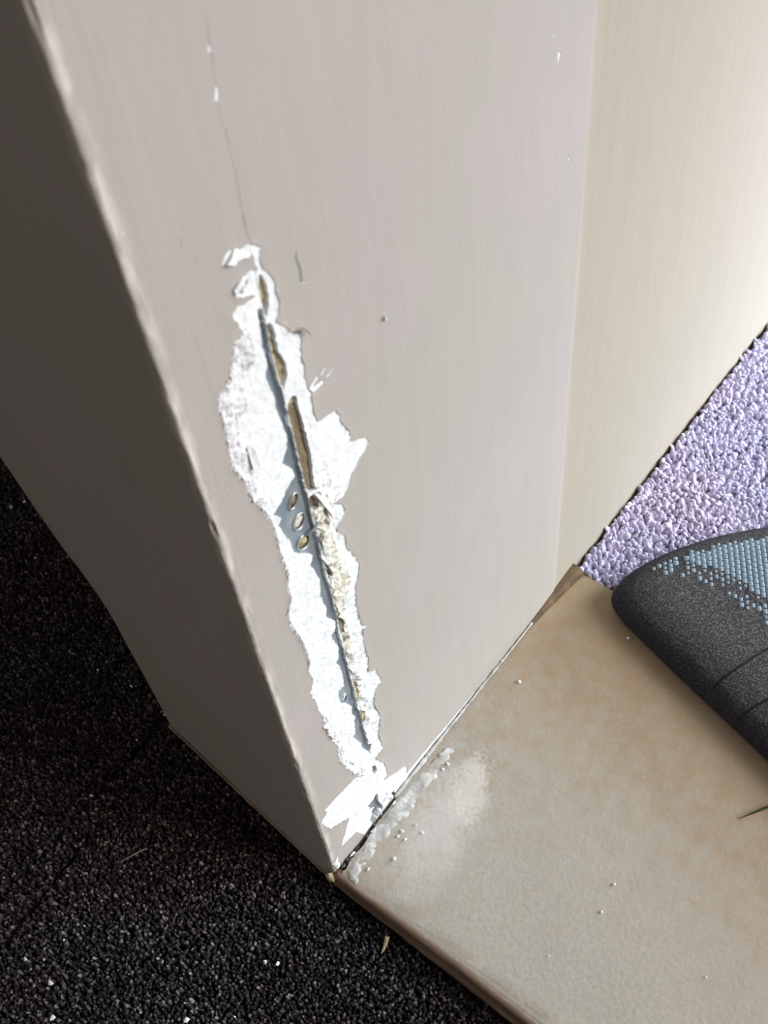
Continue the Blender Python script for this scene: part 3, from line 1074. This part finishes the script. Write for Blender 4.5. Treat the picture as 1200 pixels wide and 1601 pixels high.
# lavender carpet of the bright room
lav = empty('lavender_carpet', (0, 0, 0))
tag(lav, 'pale lavender looped pile carpet in the bright room beyond the ledge', 'carpet')
slab_mesh('carpet_backing', [(LW + .001, -1.8), (2.4, -1.8), (2.4, -.0015), (LW + .006, -.0015), (LW + .001, -.004)], CZ, -.0052, 'lav_back', lav)
p = jgrid(LW + .003, .95, -.50, -.0030, .0026, 8)
tufts('carpet_pile', p, -.0060, .0062, .00185, 9, 'lav_pile', lav, lambda g, n: g.beta(2.2, 2.2, n), .30, 6, True)

# ------------------------------------------------------------------ padded mat lying over the ledge's far edge
mat = empty('padded_mat', (0.30, -0.14, .001))
tag(mat, 'dark grey speckled padded mat with blue-grey woven top, lying on the lavender carpet', 'mat')
edge_px = [(1330, 1325), (1200, 1198), (1150, 1150), (1100, 1103), (1050, 1056), (1000, 1006), (965, 974), (950, 957), (946, 942), (956, 928), (975, 912), (1005, 893), (1045, 874), (1100, 856), (1150, 845), (1200, 838), (1290, 828), (1400, 822)]
op = FL(edge_px, .002)
op = [(float(a), float(b)) for a, b in op]
# close it far to the right, in the part outside the picture
last, first = op[-1], op[0]
op += [(last[0] + .06, last[1] - .05), (last[0] + .05, -.42), (first[0] + .16, -.50), (first[0] + .02, -.44), (first[0] - .012, -.36)]


def smooth_closed(P, it=2, n=220):
    P = np.asarray(P)
    seg = np.linalg.norm(np.roll(P, -1, 0) - P, axis=1)
    s = np.concatenate([[0], np.cumsum(seg)])
    Q = np.vstack([P, P[:1]])
    t = np.linspace(0, s[-1], n, endpoint=False)
    R_ = np.stack([np.interp(t, s, Q[:, 0]), np.interp(t, s, Q[:, 1])], 1)
    for _ in range(it):
        R_ = (np.roll(R_, 1, 0) + 2 * R_ + np.roll(R_, -1, 0)) / 4
    return R_


op = smooth_closed(op, 5)
cen = op.mean(0)
# inward offset direction
tg = np.roll(op, -1, 0) - np.roll(op, 1, 0)
nrm = np.stack([-tg[:, 1], tg[:, 0]], 1) / np.linalg.norm(tg, axis=1)[:, None]
if ((cen - op) * nrm).sum() < 0:
    nrm = -nrm
HM = .026
prof = [(.0045, .0005), (.0012, .0030), (.0000, .0075), (.0008, .0120), (.0035, .0170), (.0080, .0210), (.0140, .0238), (.0220, .0255), (.0320, .0260)]
rings = []
for d, z in prof:
    q = op + nrm * d
    for _ in range(int(d / .0004)):
        q = (np.roll(q, 1, 0) + 2 * q + np.roll(q, -1, 0)) / 4
    rings.append(np.column_stack([q, np.full(len(q), z)]))
N = len(op)


def strip(name, rr, mt, cap=False):
    vs = np.vstack(rr) - np.array(mat.location)
    vs[:, 2] += .001
    fs = []
    for i in range(len(rr) - 1):
        for j in range(N):
            u_ = (j + 1) % N
            fs.append((i * N + j, i * N + u_, (i + 1) * N + u_, (i + 1) * N + j))
    if cap:
        rim_ = rr[-1][:, :2]
        a_, b_ = rim_.min(0), rim_.max(0)
        g_ = np.stack(np.meshgrid(np.arange(a_[0], b_[0], .008), np.arange(a_[1], b_[1], .008)), -1).reshape(-1, 2)
        c_ = rim_.mean(0)
        V_, T_ = sheet([rim_], [], g_[in_poly(g_, c_ + (rim_ - c_) * .98)])
        n0 = len(vs)
        vs = np.vstack([vs, np.column_stack([V_, np.full(len(V_), rr[-1][0, 2])]) - np.array(mat.location) + np.array((0, 0, .001))])
        fs += [tuple(n0 + t) for t in T_]
    o = mesh_obj(name, vs, fs, mt, mat, smooth=True)
    return o


o = strip('side_band', rings[:6], 'felt')
o['label'] = 'dark navy side band'
strip('felt_top', rings[5:], 'felt', True)
# woven blue-grey panel on the far part of the top, thinning out towards the felt
wp = FL([(1010, 888), (1050, 868), (1110, 852), (1200, 836), (1290, 827), (1420, 824), (1480, 1030), (1400, 1060), (1300, 1040), (1215, 990), (1150, 942), (1080, 905)], .026)
core = FL([(1070, 872), (1120, 855), (1200, 840), (1290, 830), (1400, 828), (1450, 1000), (1390, 1030), (1300, 1000), (1225, 955), (1150, 908)], .026)
wp, core = np.array(wp), np.array(core)
ca, sa = math.cos(.55), math.sin(.55)
q = np.stack(np.meshgrid(np.arange(-.25, .30, .0040), np.arange(-.30, .25, .0034)), -1).reshape(-1, 2)
q[:, 0] += (np.round(q[:, 1] / .0034) % 2) * .0020
q = np.stack([q[:, 0] * ca - q[:, 1] * sa + .33, q[:, 0] * sa + q[:, 1] * ca - .12], 1)
q = q[in_poly(q, wp) & in_poly(q, op + nrm * .004)]
inc = in_poly(q, core)
OPX = op[:, 0][None], op[:, 1][None]
wv_v, wv_f = [], []
for (x, y), ic in zip(q, inc):
    if not ic and random.random() < .35:
        continue
    j = np.hypot(op[:, 0] - x, op[:, 1] - y).argmin()
    dep = ((np.array((x, y)) - op[j]) * nrm[j]).sum()
    z = np.interp(dep, [p_[0] for p_ in prof[2:]], [p_[1] for p_ in prof[2:]])
    sc = 1.0 if ic else random.uniform(.5, .9)
    i0 = len(wv_v)
    for (dx, dy, dz) in ((-.0021, -.0018, -.0006), (.0021, -.0018, -.0006), (.0021, .0018, -.0006), (-.0021, .0018, -.0006), (-.0011, -.0008, .0006), (.0011, -.0008, .0006), (.0011, .0008, .0006), (-.0011, .0008, .0006)):
        wv_v.append((x + (dx * ca - dy * sa) * sc - .30, y + (dx * sa + dy * ca) * sc + .14, z + dz * sc + .0002))
    wv_f += [(i0 + 4, i0 + 5, i0 + 6, i0 + 7)] + [(i0 + a, i0 + (a + 1) % 4, i0 + 4 + (a + 1) % 4, i0 + 4 + a) for a in range(4)]
o = mesh_obj('woven_panel', wv_v, wv_f, 'weave', mat, smooth=True)
o['kind'] = 'stuff'
o['label'] = 'blue-grey woven fabric panel'
# two stitched seams across the side band
for px0, px1 in (((1112, 1088), (1215, 1010)), ((1150, 1134), (1230, 1085))):
    path = []
    a, b = np.array(on_floor(*px0, .008)), np.array(on_floor(*px1, .022))
    for t in np.linspace(0, 1, 24):
        x, y = a + (b - a) * t
        ds = np.hypot(op[:, 0] - x, op[:, 1] - y)
        j = ds.argmin()
        dep = max(0, ((np.array((x, y)) - op[j]) * nrm[j]).sum())
        z = np.interp(dep, [0, .0008, .0035, .008, .014, .022, .032], [.0085, .012, .017, .021, .0238, .0255, .026])
        path.append((x - .30, y + .14, z + .0003))
    tube('seam', path, .0006, 'thread', mat, 6)

# ------------------------------------------------------------------ small loose things
a, b = on_floor(1156, 1279, .002), on_floor(1228, 1251, .003)
vs, fs = [], []
for i, t in enumerate(np.linspace(0, 1, 14)):
    x, y = a[0] + (b[0] - a[0]) * t, a[1] + (b[1] - a[1]) * t
    wd = .0001 + .0007 * math.sin(min(1, t * 1.6) * math.pi / 2)
    z = .0007 + .0016 * math.sin(t * math.pi)
    dx, dy = -(b[1] - a[1]), (b[0] - a[0])
    L = math.hypot(dx, dy)
    for s_, dz in ((-1, .0003), (0, 0), (1, .0003), (0, -.0004)):
        vs.append((x + dx / L * wd * s_, y + dy / L * wd * s_, z + dz))
for i in range(13):
    for j in range(4):
        fs.append((i * 4 + j, i * 4 + (j + 1) % 4, (i + 1) * 4 + (j + 1) % 4, (i + 1) * 4 + j))
fs += [(3, 2, 1, 0), (52, 53, 54, 55)]
tag(mesh_obj('grass_blade', vs, fs, 'blade', smooth=True), 'dark green grass blade lying on the beige ledge', 'grass blade')

pt = [(*on_floor(px, py, CZ + .004), z) for px, py, z in ((606, 1466, CZ + .006), (603, 1474, CZ + .0035), (599, 1482, CZ + .0015), (595, 1489, CZ + .0015))]
tag(tube('wood_splinter', pt, [.0014, .0012, .0008, .0003], 'rawwood', None, 5), 'pale wood splinter sticking out under the brown ledge edge', 'splinter')
pt = [(*on_floor(px, py, CZ + .0015), CZ + .0020) for px, py in ((188, 1349), (200, 1342), (212, 1335), (222, 1330), (231, 1327))]
tag(tube('white_fibre', pt, [.0002, .0003, .0004, .0004, .0002], 'fibre', None, 5), 'thin pale fibre lying on the charcoal carpet', 'fibre')

dark_c = [(153, 1048, .0015), (143, 1244, .0011), (40, 1500, .0014), (79, 1537, .0017), (83, 1591, .0017), (292, 1594, .0017), (414, 1504, .0013), (434, 1506, .0012),
          (18, 793, .0016), (38, 785, .0013), (55, 873, .0012), (205, 1073, .0011), (258, 1118, .0011), (214, 1157, .0009), (132, 1448, .0008), (100, 1470, .0007), (367, 1590, .0009)]
for i, (px, py, r) in enumerate(dark_c):
    v, f = crumb_mesh(400 + i, r)
    x, y = on_floor(px, py, CZ + .001)
    o = mesh_obj('plaster_crumb', v, f, 'plaster')
    o.location = (x, y, CZ + .0012 + r * .2)
    tag(o, {0: 'white plaster crumb on charcoal carpet left of the dark wall end', 2: 'white crumb on charcoal carpet by the left picture edge, upper of three',
            3: 'white crumb on charcoal carpet, middle of three in the lower left corner', 4: 'white crumb on charcoal carpet, lowest in the left corner',
            5: 'white crumb on charcoal carpet at the bottom edge, halfway to the ledge', 6: 'left crumb of a pair on charcoal carpet below the ledge corner',
            7: 'right crumb of a pair on charcoal carpet below the ledge corner', 8: 'white crumb on charcoal carpet at far upper left, nearer the picture edge',
            9: 'white crumb on charcoal carpet at far upper left, nearer the wall'}.get(i, 'tiny white plaster speck scattered on the charcoal carpet pile'), 'crumb', 'plaster crumbs on the charcoal carpet')
led_c = [(812, 1066, .0012), (982, 998, .0013), (616, 1343, .0017), (575, 1359, .0011), (660, 1302, .0009), (960, 1383, .0010), (940, 1426, .0009), (858, 1494, .0008), (1104, 1528, .0008),
         (628, 1300, .0012), (634, 1312, .0010), (622, 1308, .0009), (700, 1195, .0011), (692, 1203, .0010), (650, 1290, .0008)]
for i, (px, py, r) in enumerate(led_c):
    v, f = crumb_mesh(500 + i, r)
    x, y = on_floor(px, py, .0005)
    o = mesh_obj('plaster_crumb', v, f, 'plaster')
    o.location = (x, y, r * .55)
    tag(o, {0: 'white plaster crumb on the beige ledge near the middle of the wall joint', 1: 'white plaster crumb on the beige ledge against the dark mat edge',
            2: 'largest white plaster crumb on the ledge beside the caulk smear', 3: 'white plaster crumb on the ledge nearest its brown wooden corner',
            7: 'white speck low on the ledge near its brown wooden edge', 8: 'white speck in the lower right corner of the ledge'}.get(i, 'tiny white plaster speck on the beige ledge surface'), 'crumb', 'plaster crumbs on the ledge')
for i, (px, py, r) in enumerate([(1027, 716, .0016), (977, 785, .0013), (968, 788, .0010), (1062, 678, .0016), (919, 868, .0012)]):
    v, f = crumb_mesh(600 + i, r)
    x, y = on_floor(px, py, .001)
    o = mesh_obj('plaster_crumb', v, f, 'plaster')
    o.location = (x, min(y, -.003), .0012)
    tag(o, ('white crumb on lavender carpet edge, alone halfway along the wall joint', 'right crumb of a close pair where lavender carpet meets wall', 'left crumb of a close pair where lavender carpet meets wall',
            'white crumb on lavender carpet edge, farthest along the wall', 'white crumb at the tip of lavender carpet beside the brown wedge')[i], 'crumb', 'plaster crumbs on the lavender carpet')
